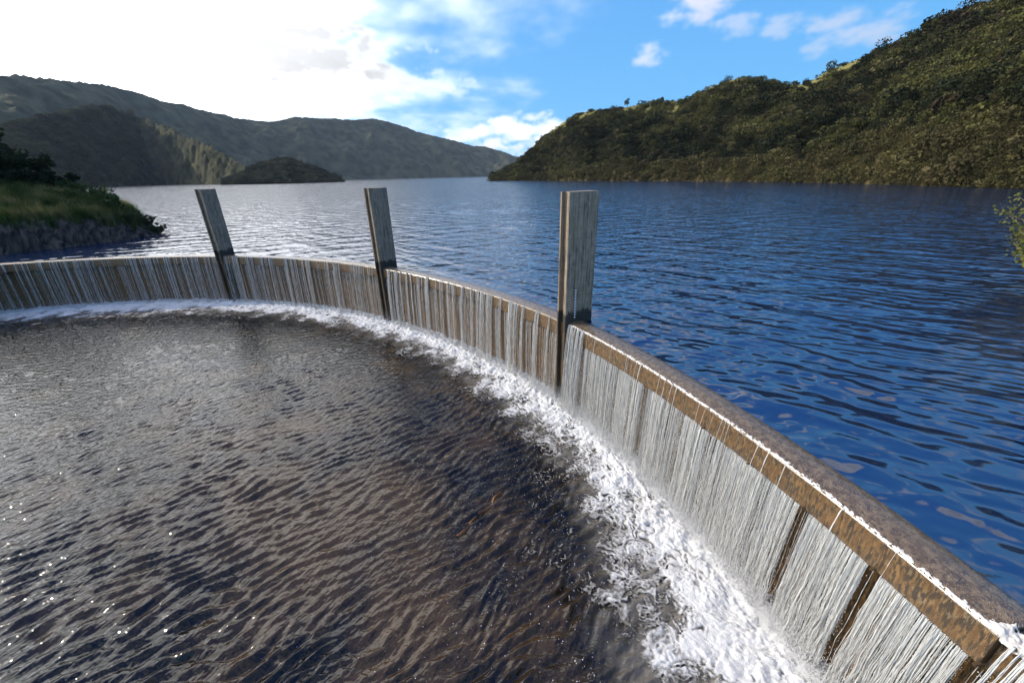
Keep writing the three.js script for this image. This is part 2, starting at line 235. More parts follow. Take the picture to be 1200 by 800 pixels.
scatter('hillside_scrub', 'dense olive and dark green scrub over the right hillside', 'scrub', rightHill, bushes, 17000, 21,
  (r) => [576 + 760 * Math.pow(r(), 1.15), r() < 0.12 ? r() * 0.06 : Math.pow(r(), 0.9) * 1.03],
  (r, p, t, x) => { const open = sst(t + 0.16 * fbm2(p.x * 0.05, p.z * 0.05, 3), 0.86, 0.97); if (r() < open * 0.9) return 0; return (t < 0.05 ? 1.1 : 1.6) + 2.2 * r() * r() + (r() < 0.07 ? 1 + 2.5 * r() : 0); },
  (r, p, t) => { const n = 0.6 * fbm3(p.x * 0.05, p.y * 0.06, p.z * 0.05, 3) + 0.9 * fbm3(p.x * 0.014 + 5, p.y * 0.03, p.z * 0.014, 3), q = r(); let c = mix3([0.009, 0.014, 0.004], [0.080, 0.080, 0.022], sst(n + (q - 0.5) * 0.7, -0.2, 0.65)); if (r() < 0.08) c = mix3(c, [0.13, 0.115, 0.045], 0.7); if (r() < 0.1) c = [0.03, 0.022, 0.012]; if (t < 0.07) c = mix3(c, [0.11, 0.092, 0.038], 0.2 + 0.4 * r()); return c; });
scatter('far_forest', 'dark tree cover on the steep slope of the left mountain spur', 'forest', spur, bushes, 6500, 22, (r) => [-60 + 215 * r(), r() * 1.0], (r, p, t, x) => 5 * (0.6 + r()), (r, p) => { const c = forest(p, 0.03, 0.6), q = 0.8 + 0.6 * r(); return c.map((v) => v * q); });
scatter('headland_trees', 'dark tree cover on the low headland knoll across the lake', 'forest', knoll, bushes, 2600, 23, (r) => [262 + 138 * r(), r() * 1.0], (r) => 3.6 * (0.6 + r()), (r, p) => { const c = forest(p, 0.05, 0.1), q = 0.8 + 0.6 * r(); return c.map((v) => v * q); });

// ---------------------------------------------------------------- concrete
const speck = (u, v, s, o) => fbm2(u * s, v * s, o);
const pierTex = tex(512, 2048, (u, v) => { const x = u * 4, y = v * 8.2 - 3.7;
  let g = 0.30 + 0.10 * tiled((a, b) => fbm2(a * 10, b * 20, 5), u, v) + 0.05 * fbm2(x * 9, y * 9, 4);
  const streak = fbm2(x * 7, y * 0.35, 4), streak2 = fbm2(x * 16 + 5, y * 0.8, 3);
  g *= 0.68; let c = [g * 1.3, g * 0.98, g * 0.68];
  c = mix3(c, [0.10, 0.085, 0.065], 0.75 * sst(streak, 0.05, 0.5)); c = mix3(c, [0.32, 0.25, 0.17], 0.6 * sst(streak2, 0.15, 0.6)); c = mix3(c, [0.03, 0.028, 0.022], 0.6 * sst(fbm2(x * 4.5, y * 0.45 + 4, 5) + 0.35 * fbm2(x * 12, y * 3, 3), 0.16, 0.5));
  c = mix3(c, [0.21, 0.13, 0.05], 0.5 * sst(fbm2(x * 4 + 9, y * 0.5 + 2, 4), 0.1, 0.5));
  for (const yy of [0.9, 1.9, 2.9, 3.9]) { const d = Math.abs(y - yy - 0.012 * n2(x * 3, yy)); if (d < 0.014) c = mix3(c, [0.06, 0.05, 0.04], 0.55 * (1 - d / 0.014) * (0.5 + 0.5 * n2(x * 2, yy * 7) > 0.35 ? 1 : 0.3)); }
  const wet = sst(0.32 + 0.16 * fbm2(x * 1.6, 3, 3) + 0.12 * fbm2(x * 8, y * 4, 3) - y, -0.05, 0.08); return mix3(c, y < -0.4 ? mix3([0.055, 0.034, 0.014], [0.025, 0.02, 0.012], sst(fbm2(x * 6, y, 3), -0.2, 0.3)) : [0.022, 0.017, 0.011], wet * 0.93); }, true);
const pierMat = mat({ map: pierTex, roughness: 0.82, bumpMap: tex(512, 512, (u, v) => { const h = 0.5 + 0.35 * tiled((a, b) => fbm2(a * 24, b * 24, 5), u, v); return [h, h, h]; }), bumpScale: 0.02 });
pierMat.bumpMap.repeat.set(4, 8);
const bandTex = tex(1024, 256, (u, v) => { const x = u * 9.2, y = v * 2.3, f = (a, b) => fbm2(a, b, 5); // ochre wet film with black algae and bare tan patches
  const s1 = tiled((a, b) => f(a * 80, b * 2.2), u, v), s2 = tiled((a, b) => f(a * 22 + 4, b * 4), u, v), s3 = tiled((a, b) => f(a * 190 + 8, b * 9), u, v);
  let c = mix3([0.12, 0.058, 0.013], [0.23, 0.125, 0.036], sst(s1, -0.35, 0.35)); c = mix3(c, [0.028, 0.018, 0.008], 0.9 * sst(s1 * 0.75 + s2 * 0.28 + s3 * 0.7, -0.12, 0.3)); c = mix3(c, [0.27, 0.20, 0.11], 0.45 * sst(s2 * 0.6 - s3 * 0.8, 0.22, 0.5)); return c; }, true);
bandTex.repeat.set(1 / 9.2, 1 / 2.3);
const grain = tex(512, 512, (u, v) => { const h = 0.5 + 0.45 * tiled((a, b) => fbm2(a * 40, b * 40, 5), u, v); return [h, h, h]; }); grain.repeat.set(1.2, 1.2);
const bandMat = mat({ map: bandTex, roughness: 0.42, bumpMap: grain, bumpScale: 0.025, clearcoat: 0.55, clearcoatRoughness: 0.22 });
const topTex = tex(1024, 512, (u, v) => { const a1 = tiled((a, b) => fbm2(a * 16, b * 8, 6), u, v), a2 = tiled((a, b) => fbm2(a * 90, b * 45, 4), u, v), a3 = tiled((a, b) => fbm2(a * 30 + 7, b * 15, 5), u, v);
  let c = mix3([0.11, 0.064, 0.027], [0.22, 0.146, 0.074], sst(a1 + 0.4 * a2, -0.35, 0.4)); c = mix3(c, [0.045, 0.03, 0.017], 0.85 * sst(a3, 0.08, 0.4)); c = mix3(c, [0.34, 0.27, 0.18], 0.8 * sst(a2, 0.30, 0.44)); return c; }, true);
topTex.repeat.set(1 / 4, 1 / 2);
const topMat = mat({ map: topTex, roughness: 0.5, bumpMap: grain, bumpScale: 0.04, clearcoat: 0.7, clearcoatRoughness: 0.18 });
const wallMat = mat({ map: bandTex, roughness: 0.5, bumpMap: grain, bumpScale: 0.03 });

// ---------------------------------------------------------------- the weir
const PIERS = [82.0, 56.6, 31.55], JOINTS = [];
const weir = put(new THREE.Group(), 'spillway_weir'); tag(weir, 'long curved concrete spillway weir with a rounded wet crest and brown lip', 'weir');
{ const jt = [122, 115, 108, 100.5, 93, 86.5, 82, 77, 71.5, 66, 61, 56.6, 52, 47.5, 43, 38.8, 35, 31.55, 27.8, 24, 20.2, 17.9, 15.75, 13.6, 11.35];
  const topP = [[0.0, -0.055], [0.012, -0.03], [0.035, -0.012], [0.08, 0.0], [0.2, 0.022], [0.34, 0.034], [0.48, 0.03], [0.62, 0.008], [0.74, -0.03], [0.86, -0.11], [0.95, -0.26], [0.98, -0.5]];
  for (let k = 0; k < jt.length - 1; k++) { const t0 = jt[k] - 0.0035, t1 = jt[k + 1] + 0.0035, n = Math.max(6, Math.round((t0 - t1) * 2.4));
    const block = put(new THREE.Mesh(sweep(topP, t1, t0, n), topMat), 'crest_block', weir);
    put(new THREE.Mesh(sweep([[0.5, -BAND], [0.03, -BAND], [0.008, -BAND + 0.015], [0, -BAND + 0.05], [0, -0.055], [0.5, -0.06]], t1, t0, n), bandMat), 'lip_face', block);
    put(new THREE.Mesh(sweep([[0.30, POOL - 0.6], [0.28, -BAND + 0.002], [0.9, -BAND + 0.002], [0.9, POOL - 0.6]], t1, t0, n), wallMat), 'wall_panel', weir);
    JOINTS.push(jt[k]); }
  // the worn end block beyond the last joint
  put(new THREE.Mesh(sweep(topP.map(([a, b]) => [a + 0.06 + (a < 0.1 ? 0.05 : 0), b - 0.06]), -8, 11.33, 30), topMat), 'crest_block', weir);
  put(new THREE.Mesh(sweep([[0.5, -BAND - 0.1], [0.16, -BAND - 0.1], [0.1, -BAND], [0.12, -0.115], [0.5, -0.12]], -8, 11.33, 30), bandMat), 'lip_face', weir);
  put(new THREE.Mesh(sweep([[0.34, POOL - 0.6], [0.30, -BAND - 0.1], [0.9, -BAND - 0.1], [0.9, POOL - 0.6]], -8, 11.33, 30), wallMat), 'wall_panel', weir);
  for (const th of [20.2, 17.9, 15.75, 13.6, 11.35]) { const p = onArc(th, 0, 0); const g = new THREE.CylinderGeometry(0.018, 0.03, 0.11, 8); const o = put(new THREE.Mesh(g, bandMat), 'splitter_nib', weir); o.position.copy(onArc(th, -0.045, -BAND + 0.05)); o.rotation.set(0, th * DEG, Math.PI / 2 - 0.2); }
}
// ---------------------------------------------------------------- the piers
function makePier(th, h, label, seed) {
  const g = put(new THREE.Group(), 'concrete_pier'); tag(g, label, 'pier', 'piers standing on the weir');
  const base = onArc(th, -0.14, POOL - 0.1); g.position.copy(base); g.rotation.y = th * DEG - Math.PI / 2;      // local x runs along the weir, local -z away from the pool
  const Wd = 0.48, L = 1.27, a = -Wd / 2, b = Wd / 2, sa = a + 0.075, sb = b - 0.125, dp = 0.16, c = 0.018;
  const pl = [[a + c, 0], [sa, 0], [sa, -dp], [sb, -dp], [sb, 0], [b - c, 0], [b, -c], [b, -L + c], [b - c, -L], [a + c, -L], [a, -L + c], [a, -c]];
  const H = h - POOL + 0.1, s = new Soup(); let per = seed;
  const rr = rng(seed * 99 + 5), NY = 30, chips = pl.map(() => (rr() - 0.5));
  for (let k = 0; k < pl.length; k++) { const p = pl[k], q = pl[(k + 1) % pl.length], L1 = Math.hypot(p[0] - q[0], p[1] - q[1]), first = s.p.length / 3;
    for (let j = 0; j <= NY; j++) for (const [e, uu] of [[p, per], [q, per + L1]]) { const y = H * j / NY, w = 0.006; s.vert(e[0] + w * n2(y * 1.3 + seed, e[1] * 9 + e[0] * 5), y + (j === NY ? 0.006 * n2(e[0] * 8, e[1] * 8) : 0), e[1] + w * n2(y * 1.1 + 40 + seed, e[0] * 9 + e[1] * 4)); s.u.push(uu / 4, (y) / 8.2); }
    for (let j = 0; j < NY; j++) { const i = first + j * 2; s.tri(i, i + 2, i + 1); s.tri(i + 1, i + 2, i + 3); } per += L1; }
  put(new THREE.Mesh(s.geo(), pierMat), 'shaft', g);
  const cap = new THREE.ShapeGeometry(new THREE.Shape(pl.map(([x, z]) => new THREE.Vector2(x, z)))); cap.rotateX(Math.PI / 2); { const u = cap.attributes.uv; for (let k = 0; k < u.count; k++) u.setXY(k, u.getX(k) / 4, 0.9 + u.getY(k) / 8.2); } cap.computeVertexNormals();
  const ct = put(new THREE.Mesh(cap, pierMat), 'top_face', g); ct.position.y = H;
  return [g, H, b, L];
}
makePier(PIERS[0], 4.52, 'weathered concrete pier with pale vertical streaks, nearest the rocky bank', 1);
makePier(PIERS[1], 4.49, 'weathered concrete pier in the middle of the three on the weir', 2);
{ const [g, H, b, L] = makePier(PIERS[2], 4.48, 'weathered concrete pier with a white depth gauge on its side', 3.4);
  const gm = mat({ color: col(0.75, 0.75, 0.72), roughness: 0.6 }), bm = mat({ color: col(0.10, 0.10, 0.10), roughness: 0.7 });
  const y0 = H - 4.48 + 0.22, board = put(new THREE.Mesh(new THREE.BoxGeometry(0.012, 1.12, 0.05), bm), 'staff_gauge', g); board.position.set(b + 0.008, y0 + 0.5, -0.42);
  for (let k = 0; k < 11; k++) { const m = put(new THREE.Mesh(new THREE.BoxGeometry(0.008, 0.05, 0.055), gm), 'gauge_mark', board); m.position.set(0.008, -0.5 + k * 0.1, 0.0); } }

// ---------------------------------------------------------------- falling water: strands, one object per bay
const fallMat = mat({ color: col(0.66, 0.66, 0.64), roughness: 0.3, ior: 1.33, transmission: 0.2, thickness: 0 });
const threadMat = fallMat;
function strand(s, r, th, dr, y0, v, rad, seg, yEnd, clump) {
  const T = Math.sqrt(2 * (y0 - yEnd) / 9.8), wob = r() * 100, ph = r() * 6.283; let prev = -1;
  for (let j = 0; j <= seg; j++) { const t = T * Math.pow(j / seg, 0.8), y = y0 - 4.9 * t * t, d = dr - v * t, fall = (y0 - y) / (y0 - yEnd);
    const p = onArc(th + (0.0012 * n2(wob, y * 2.2) * (0.3 + fall) + clump * fall) * 57.3 / 10 + 0.06 * n2(th * 5, y * 0.9) * fall + 0.035 * n2(th * 17, y * 1.7) * fall, d + 0.02 * fall * n2(wob + 30, y * 3), y);
    const R = rad * (1 - 0.3 * fall) * (0.75 + 0.55 * n2(wob * 3, y * (4 + 5 * fall))) * (1 + (r() - 0.5) * 0.8 * fall), a = th * DEG;
    const i0 = s.p.length / 3; for (let k = 0; k < 3; k++) { const q = ph + k * 2.094, e = Math.max(0.0012, R) * Math.cos(q), o = Math.max(0.0012, R) * Math.sin(q); s.vert(p.x - Math.sin(a) * e + Math.cos(a) * o, p.y, p.z - Math.cos(a) * e - Math.sin(a) * o); }
    if (prev >= 0) for (let k = 0; k < 3; k++) { const k1 = (k + 1) % 3; s.tri(prev + k, prev + k1, i0 + k); s.tri(prev + k1, i0 + k1, i0 + k); }
    prev = i0; }
}
const GAPS = [15.75, 13.6, 11.35, 24, 47.5, 43, 52, 93, 108, 66, 71.5];
function fall(t0, t1, mode, label, density, seed) { // t0 > t1
  const s = new Soup(), r = rng(seed), arc = (t0 - t1) * DEG * 32, n = Math.round(arc * density);
  for (let k = 0; k < n; k++) { const th = lerp(t0, t1, r()), near = clamp(25 / (th - 4), 0.25, 1), g = GAPS.find((q) => Math.abs(q - th) < 0.15 + 0.06 * r());
    const cl = fbm2(th * 2.2, seed, 4) + 0.5 * n2(th * 19, seed + 3);                       // strands gather in bunches
    if (g !== undefined && r() < 0.93) continue;
    const win = mode === 'jet' ? fbm2(th * 0.55 + 4, 8.8 + seed, 3) : -1;
    const jet = mode === 'jet' ? (win < 0.12) : th > 29.4 || th < 11.2 || r() < 0.012;
    if (jet) { if (cl < 0.0 && r() < 0.94) continue; strand(s, r, th, -0.01 + 0.03 * r(), 0.0, 0.18 + 0.22 * r(), 0.005 + 0.010 * r() * r(), 26, POOL - 0.05, (r() - 0.5) * 0.0006); }
    else { if (cl < (th > 19 ? 0.0 : -0.2) && r() < (th > 19 ? 0.8 : 0.6)) continue; strand(s, r, th, 0.0 + 0.03 * r(), -BAND - 0.002, 0.06 + 0.16 * r() * r(), 0.0032 + 0.0065 * r() * r(), th < 30 ? 34 : 22, POOL - 0.05, (r() - 0.5) * 0.0008); } }
  const o = put(new THREE.Mesh(s.geo(), fallMat), 'falling_water'); tag(o, label, 'waterfall', null, 'stuff'); return o;
}
fall(121, 82.5, 'jet', 'thin shaded curtain of water falling off the weir beside the rocky bank', 60, 31);
fall(81.5, 57.1, 'jet', 'curtain of water strands falling between the streaked pier and the middle pier', 80, 32);
fall(56.1, 32.0, 'jet', 'curtain of water strands falling between the middle pier and the gauged pier', 105, 33);
fall(31.05, -6, 'film', 'dense white sunlit curtain of water falling below the long brown lip', 330, 34);
{ // broken white water along the edge of the lip
  const s = new Soup(), M = 26, id = []; let row = 0;
  for (let th = 31.0; th > 10.2; th -= 0.018, row++) for (let k = 0; k <= M; k++) { const end = sst(11.75 - th, 0, 0.45), d = -0.012 + lerp(0.15, 0.42, end) * k / M, m = th * 0.56, n = fbm2(m * 9, d * 16, 4), n1 = fbm2(m * 3, 5, 3);
    const c = 0.45 + 0.35 * n1 + 0.5 * end - Math.abs(d - 0.03 - 0.08 * end) * lerp(14, 5, end) + 0.8 * n + 0.18 * n2(m * 60, d * 10); if (c < 0) { id.push(-1); continue; }
    const p = onArc(th, d, (d < 0.0 ? -0.045 : d < 0.035 ? lerp(-0.045, -0.012, d / 0.035) : d < 0.08 ? lerp(-0.012, 0, (d - 0.035) / 0.045) : (d - 0.08) * 0.18) + 0.004 + 0.014 * Math.sqrt(Math.min(1, c)) + 0.006 * n + end * 0.03 * (1 + n) - 0.05 * sst(11.4 - th, 0, 0.1)); id.push(s.vert(p.x, p.y, p.z)); }
  for (let i = 0; i < row - 1; i++) for (let k = 0; k < M; k++) { const q = i * (M + 1) + k, a = id[q], b = id[q + 1], c = id[q + M + 1], d = id[q + M + 2]; if (a >= 0 && b >= 0 && c >= 0) s.tri(a, b, c); if (b >= 0 && c >= 0 && d >= 0) s.tri(b, d, c); }
  const o = put(new THREE.Mesh(s.geo(), mat({ color: col(0.5, 0.47, 0.42), roughness: 0.45 })), 'lip_water'); tag(o, 'white line of water breaking along the edge of the weir lip', 'water', null, 'stuff'); }
{ // loose drops in the sunlit curtain
  const r = rng(45), N = 90000, im = new THREE.InstancedMesh(new THREE.IcosahedronGeometry(1, 0), fallMat, N), M = new THREE.Matrix4(), Q = new THREE.Quaternion();
  for (let k = 0; k < N;) { const th = lerp(8, 31, r()), g = GAPS.find((q) => Math.abs(q - th) < 0.16); if (g && r() < 0.96) continue; const y = lerp(-BAND, POOL, Math.pow(r(), 0.8)), fallen = (-BAND - y) / 2.9, p = onArc(th, 0.02 - 0.1 * fallen * r(), y), S = 0.0028 + 0.004 * r() * r(); M.compose(p, Q, new THREE.Vector3(S, S * (1.5 + 3 * r()), S)); im.setMatrixAt(k++, M); }
  tag(put(im, 'falling_drops'), 'loose drops of water in the sunlit curtain below the brown lip', 'drops', null, 'stuff'); }

// ---------------------------------------------------------------- foam
const foamGrain = tex(512, 512, (u, v) => { const h = 0.5 + 0.3 * tiled((a, b) => fbm2(a * 14, b * 14, 5), u, v) + 0.25 * tiled((a, b) => Math.abs(fbm2(a * 34, b * 34, 3)), u, v); return [h, h, h]; });
{ const s = new Soup(), ths = []; for (let th = 122; th > -8;) { ths.push(th); const d = Math.max(2.2, Math.hypot(CX + 30 * Math.cos(th * DEG), CF + 30 * Math.sin(th * DEG), 8.5)); th -= clamp(d * 0.0020, 0.014, 0.08) / 32 / DEG; }
  const NS = 260, id = new Int32Array(ths.length * (NS + 1)).fill(-1);
  const cover = (x, f, sw, W, far) => { const qx = x + 0.6 * fbm2(x * 0.9, f * 0.9, 3), qf = f + 0.6 * fbm2(x * 0.9 + 30, f * 0.9, 3);
    const ridge = 1 - Math.abs(fbm2(qx * 1.15, qf * 1.15, 2)) * 3.0, fineR = 1 - Math.abs(fbm2(qx * 3.1 + 7, qf * 3.1, 3)) * 2.6, blot = fbm2(x * 0.55 + 2, f * 0.55, 3);
    const lace = Math.max(ridge * 0.75 + 0.25 * fineR, fineR * 0.8), env = 1 - sw / W;
    const wisp = 1 - Math.abs(fbm2(qx * 2.2 + 3, qf * 2.2 - 8, 3)) * 4.2; return Math.max(env * 2.4 + blot * 0.9 + (lace - 1.0) * 1.0 - 0.55, Math.min(0.22, env * 1.0 + 0.55 * wisp + blot * 0.7 - 0.62)); };
  ths.forEach((th, i) => { const W = FOAM_W(th); for (let k = 0; k <= NS; k++) { const sw = -0.28 + (W * 1.25 + 0.28) * k / NS, p = onArc(th, -sw, 0), x = p.x, f = -p.z, c = cover(x, f, Math.max(0, sw), W); if (c < -0.02) continue;
      const cc = clamp(c, 0, 1.6), lump = 0.5 + 0.5 * fbm2(x * 2.0, f * 2.0, 3), bub = Math.abs(fbm2(x * 7, f * 7, 3)), vein = 1 - Math.abs(fbm2(x * 1.9 + 5, f * 1.9, 3)) * 2, thick = Math.min(cc * 3, Math.sqrt(cc)) * 0.022 + cc * 0.055 * lump + 0.012 * cc * vein - 0.012 * bub * Math.min(1, cc) + 0.006 * fbm2(x * 16, f * 16, 2) + 0.16 * Math.exp(-Math.max(0, sw) / 0.45) * (0.5 + fbm2(x * 3, f * 3, 3));
      id[i * (NS + 1) + k] = s.vert(x, POOL + poolHeight(x, f, 0.28) - 0.004 + thick, p.z); s.u.push(x * 1.7, f * 1.7); s.c.push(...mix3([0.10, 0.092, 0.08], [0.56, 0.56, 0.557], sst(c + 0.3 * fbm2(x * 9, f * 9, 3), 0.0, 0.75))); } });
  for (let i = 0; i < ths.length - 1; i++) for (let k = 0; k < NS; k++) { const q = i * (NS + 1) + k, a = id[q], b = id[q + 1], c = id[q + NS + 1], d = id[q + NS + 2]; if (a >= 0 && b >= 0 && c >= 0) s.tri(a, c, b); if (b >= 0 && c >= 0 && d >= 0) s.tri(b, c, d); }
  const o = put(new THREE.Mesh(s.geo(), mat({ color: 0xffffff, vertexColors: true, roughness: 0.7, specularIntensity: 0.25, bumpMap: foamGrain, bumpScale: 0.02 })), 'foam'); tag(o, 'churning white foam along the foot of the weir', 'foam', null, 'stuff');
  console.log('foam tris', s.i.length / 3); }
{ // spray at the foot of the fall and bubbles drifting on the pool
  const r = rng(51), drop = new THREE.IcosahedronGeometry(1, 0), N = 190000, im = new THREE.InstancedMesh(drop, mat({ color: col(0.6, 0.6, 0.6), roughness: 0.4 }), N), M = new THREE.Matrix4(), Q = new THREE.Quaternion();
  for (let k = 0; k < N; k++) { const th = r() < 0.6 ? lerp(8, 34, Math.pow(r(), 1.0)) : lerp(34, 118, Math.pow(r(), 1.4)), h = 0.02 - Math.log(1 - r() * 0.995) * 0.2, sw = 0.05 + 0.25 * (r() + r() + r() - 1.2) + 0.15 * h, p = onArc(th, -sw, POOL + 0.05 + h), S = 0.003 + 0.005 * r() * r(); M.compose(p, Q, new THREE.Vector3(S, S * (1 + r()), S)); im.setMatrixAt(k, M); }
  tag(put(im, 'spray'), 'fine white spray hanging at the foot of the falling water', 'spray', null, 'stuff');
  const NB = 900, bm = new THREE.InstancedMesh(new THREE.IcosahedronGeometry(1, 1), mat({ color: col(0.75, 0.75, 0.75), roughness: 0.25 }), NB); let k = 0;
  while (k < NB) { const th = lerp(6, 60, r() * r()), W = FOAM_W(th), sw = W * (0.7 - Math.log(1 - r() * 0.98) * 0.55), p = onArc(th, -sw, 0), f = -p.z; if (f < 2 || Math.hypot(p.x, f) > 40) continue; const S = 0.004 + 0.007 * r() * r(); M.compose(new THREE.Vector3(p.x, POOL + poolHeight(p.x, f, 0.05) + 0.002, p.z), Q, new THREE.Vector3(S, S * 0.6, S)); bm.setMatrixAt(k++, M); }
  tag(put(bm, 'bubbles'), 'scattered white bubbles drifting on the dark pool', 'bubbles', null, 'stuff'); }

// ---------------------------------------------------------------- sunken branch in the pool
{ const a = rayPlane(537, 628, POOL), b = rayPlane(603, 560, POOL), m = mat({ color: col(0.10, 0.042, 0.010), roughness: 0.5 }), g = put(new THREE.Group(), 'sunken_branch'); tag(g, 'orange brown branch lying awash in the dark pool', 'branch');
  g.position.copy(a); const v = b.clone().sub(a), pts = []; for (let k = 0; k <= 8; k++) pts.push(v.clone().multiplyScalar(k / 8).add(new THREE.Vector3(0.09 * n2(k * 0.7, 1), -0.09 + 0.035 * n2(k, 2), 0.09 * n2(k * 0.7, 3))));
  const tube = (p, r0, n = 6) => { const gg = new THREE.TubeGeometry(new THREE.CatmullRomCurve3(p), 24, r0, n); const q = gg.attributes.position; for (let k = 0; k < q.count; k++) q.setY(k, q.getY(k) + 0.02 * n3(q.getX(k) * 6, q.getY(k) * 6, q.getZ(k) * 6)); gg.computeVertexNormals(); return gg; };
  put(new THREE.Mesh(tube(pts, 0.085), m), 'stem', g);
  const mid = pts[5]; for (const [dx, dz] of [[0.35, 0.05], [-0.22, -0.1]]) put(new THREE.Mesh(tube([mid, mid.clone().add(new THREE.Vector3(dx * 0.5, 0.01, dz + 0.05)), mid.clone().add(new THREE.Vector3(dx, -0.01, dz))], 0.035), m), 'twig', g); }

// ---------------------------------------------------------------- the rocky bank on the left
const bankPoly = [[-95, 20], [-60, 23], [-46, 27.5], [-41, 31], [-38.6, 34.2], [-37.2, 38], [-36.6, 41.5], [-38.5, 44.5], [-44, 49], [-55, 56], [-75, 64], [-120, 70], [-120, 20]];
function bankQ(x, f) { let d = 1e9, inside = false; for (let i = 0, j = bankPoly.length - 1; i < bankPoly.length; j = i++) { const [ax, af] = bankPoly[j], [bx, bf] = bankPoly[i], ux = bx - ax, uf = bf - af, t = clamp(((x - ax) * ux + (f - af) * uf) / (ux * ux + uf * uf), 0, 1); d = Math.min(d, Math.hypot(x - ax - ux * t, f - af - uf * t)); if ((af > f) !== (bf > f) && x < (bx - ax) * (f - af) / (bf - af) + ax) inside = !inside; } return inside ? d : -d; }
const bankH = (x, f) => { const q = bankQ(x, f) + 0.5 * fbm2(x * 0.7, f * 0.7, 3), tip = sst(-x, 36, 43), rock = lerp(0.9, 2.1, sst(-x + (40 - f) * 0.35, 36.5, 40)); return -0.6 + (rock + 0.6) * Math.pow(sst(q, -0.6, 1.5), 0.7) + Math.max(0, q - 1.2) * lerp(0.12, 0.33, tip) + 0.25 * fbm2(x * 0.5, f * 0.5, 3) * sst(q, 0, 2) + 0.5 * (Math.abs(fbm2(x * 1.3, f * 1.3, 4)) - 0.2 + 0.35 * fbm2(x * 4.1, f * 4.1, 3)) * (1 - sst(q, 1, 2.5)); };
{ const s = new Soup(), nx = 300, nf = 260; for (let i = 0; i <= nf; i++) for (let j = 0; j <= nx; j++) { const x = lerp(-75, -35, Math.pow(j / nx, 0.6)), f = lerp(22, 66, i / nf), y = bankH(x, f), q = bankQ(x, f); s.vert(x + 0.25 * n3(x, y * 2, f), y, -f); const rockA = 1 - sst(q + 0.6 * fbm2(x * 0.9, f * 0.9, 4), 1.0, 1.6), st = fbm3(x * 1.2, y * 3.5, f * 1.2, 5); s.c.push(...mix3(mix3([0.05, 0.055, 0.02], [0.13, 0.10, 0.05], sst(fbm2(x * 0.6, f * 0.6, 4), -0.2, 0.4)), mix3([0.013, 0.009, 0.007], [0.11, 0.074, 0.050], sst(st, -0.3, 0.45)), rockA)); }
  for (let i = 0; i < nf; i++) for (let j = 0; j < nx; j++) { const a = i * (nx + 1) + j; if (Math.max(s.p[a * 3 + 1], s.p[(a + nx + 2) * 3 + 1]) < -0.55) continue; s.tri(a, a + 1, a + nx + 1); s.tri(a + 1, a + nx + 2, a + nx + 1); }
  tag(put(new THREE.Mesh(s.geo(), mat({ color: 0xffffff, vertexColors: true, roughness: 0.9, bumpMap: grain, bumpScale: 0.0 })), 'rocky_bank'), 'grassy headland with a bare purple grey rock edge above the lake', 'bank', null, 'structure'); }
{ // grass
  const r = rng(61), s = new Soup(); for (let k = 0; k < 16; k++) { const a = r() * 6.283, L = 0.55 + 0.6 * r(), lean = 0.15 + 0.5 * r(), bx = 0.16 * (r() - 0.5), bz = 0.16 * (r() - 0.5), w = 0.014; let p = null; for (let j = 0; j <= 3; j++) { const t = j / 3, x = bx + Math.cos(a) * lean * L * t * t, z = bz + Math.sin(a) * lean * L * t * t, y = L * t * (1 - 0.25 * t * lean), ww = w * (1 - t * 0.95); const i0 = s.vert(x - Math.sin(a) * ww, y, z + Math.cos(a) * ww), i1 = s.vert(x + Math.sin(a) * ww, y, z - Math.cos(a) * ww); if (p) { s.tri(p[0], p[1], i0); s.tri(p[1], i1, i0); } p = [i0, i1]; } }
  const N = 9000, im = new THREE.InstancedMesh(s.geo(), leafMat(1, 1, 1, 0.35), N), M = new THREE.Matrix4(), Q = new THREE.Quaternion(), E = new THREE.Euler(), c = new THREE.Color(); let k = 0, tries = 0;
  while (k < N && tries++ < 90000) { const x = lerp(-62, -36, Math.pow(r(), 0.7)), f = lerp(24, 56, r()), q = bankQ(x, f); if (q < 1.1 + 0.5 * n2(x, f) || fbm2(x * 0.4, f * 0.4, 3) < -0.4) continue; const S = 0.6 + 0.8 * r(); E.set(0, r() * 6.283, 0); M.compose(new THREE.Vector3(x, bankH(x, f) - 0.05, -f), Q.setFromEuler(E), new THREE.Vector3(S, S, S)); im.setMatrixAt(k, M); const d = sst(fbm2(x * 0.35 + 3, f * 0.35, 3) + (r() - 0.5) * 0.5, -0.1, 0.5); im.setColorAt(k, c.setRGB(...mix3([0.05, 0.085, 0.016], [0.30, 0.25, 0.10], d))); k++; }
  im.count = k; tag(put(im, 'bank_grass'), 'long green and straw coloured grass on the rocky headland', 'grass', null, 'stuff'); }
const barkMat = mat({ color: col(0.09, 0.07, 0.05), roughness: 0.95 });
function limb(s, a, b, r0, r1, bend, r) { const n = 5, mid = a.clone().lerp(b, 0.5).add(new THREE.Vector3((r() - 0.5) * bend, (r() - 0.3) * bend, (r() - 0.5) * bend)), cv = new THREE.QuadraticBezierCurve3(a, mid, b); let prev = -1; for (let j = 0; j <= n; j++) { const p = cv.getPoint(j / n), R = lerp(r0, r1, j / n), i0 = s.p.length / 3; for (let k = 0; k < 5; k++) { const q = k * 1.2566; s.vert(p.x + R * Math.cos(q), p.y, p.z + R * Math.sin(q)); } if (prev >= 0) for (let k = 0; k < 5; k++) { const k1 = (k + 1) % 5; s.tri(prev + k, i0 + k, prev + k1); s.tri(prev + k1, i0 + k, i0 + k1); } prev = i0; } return cv; }
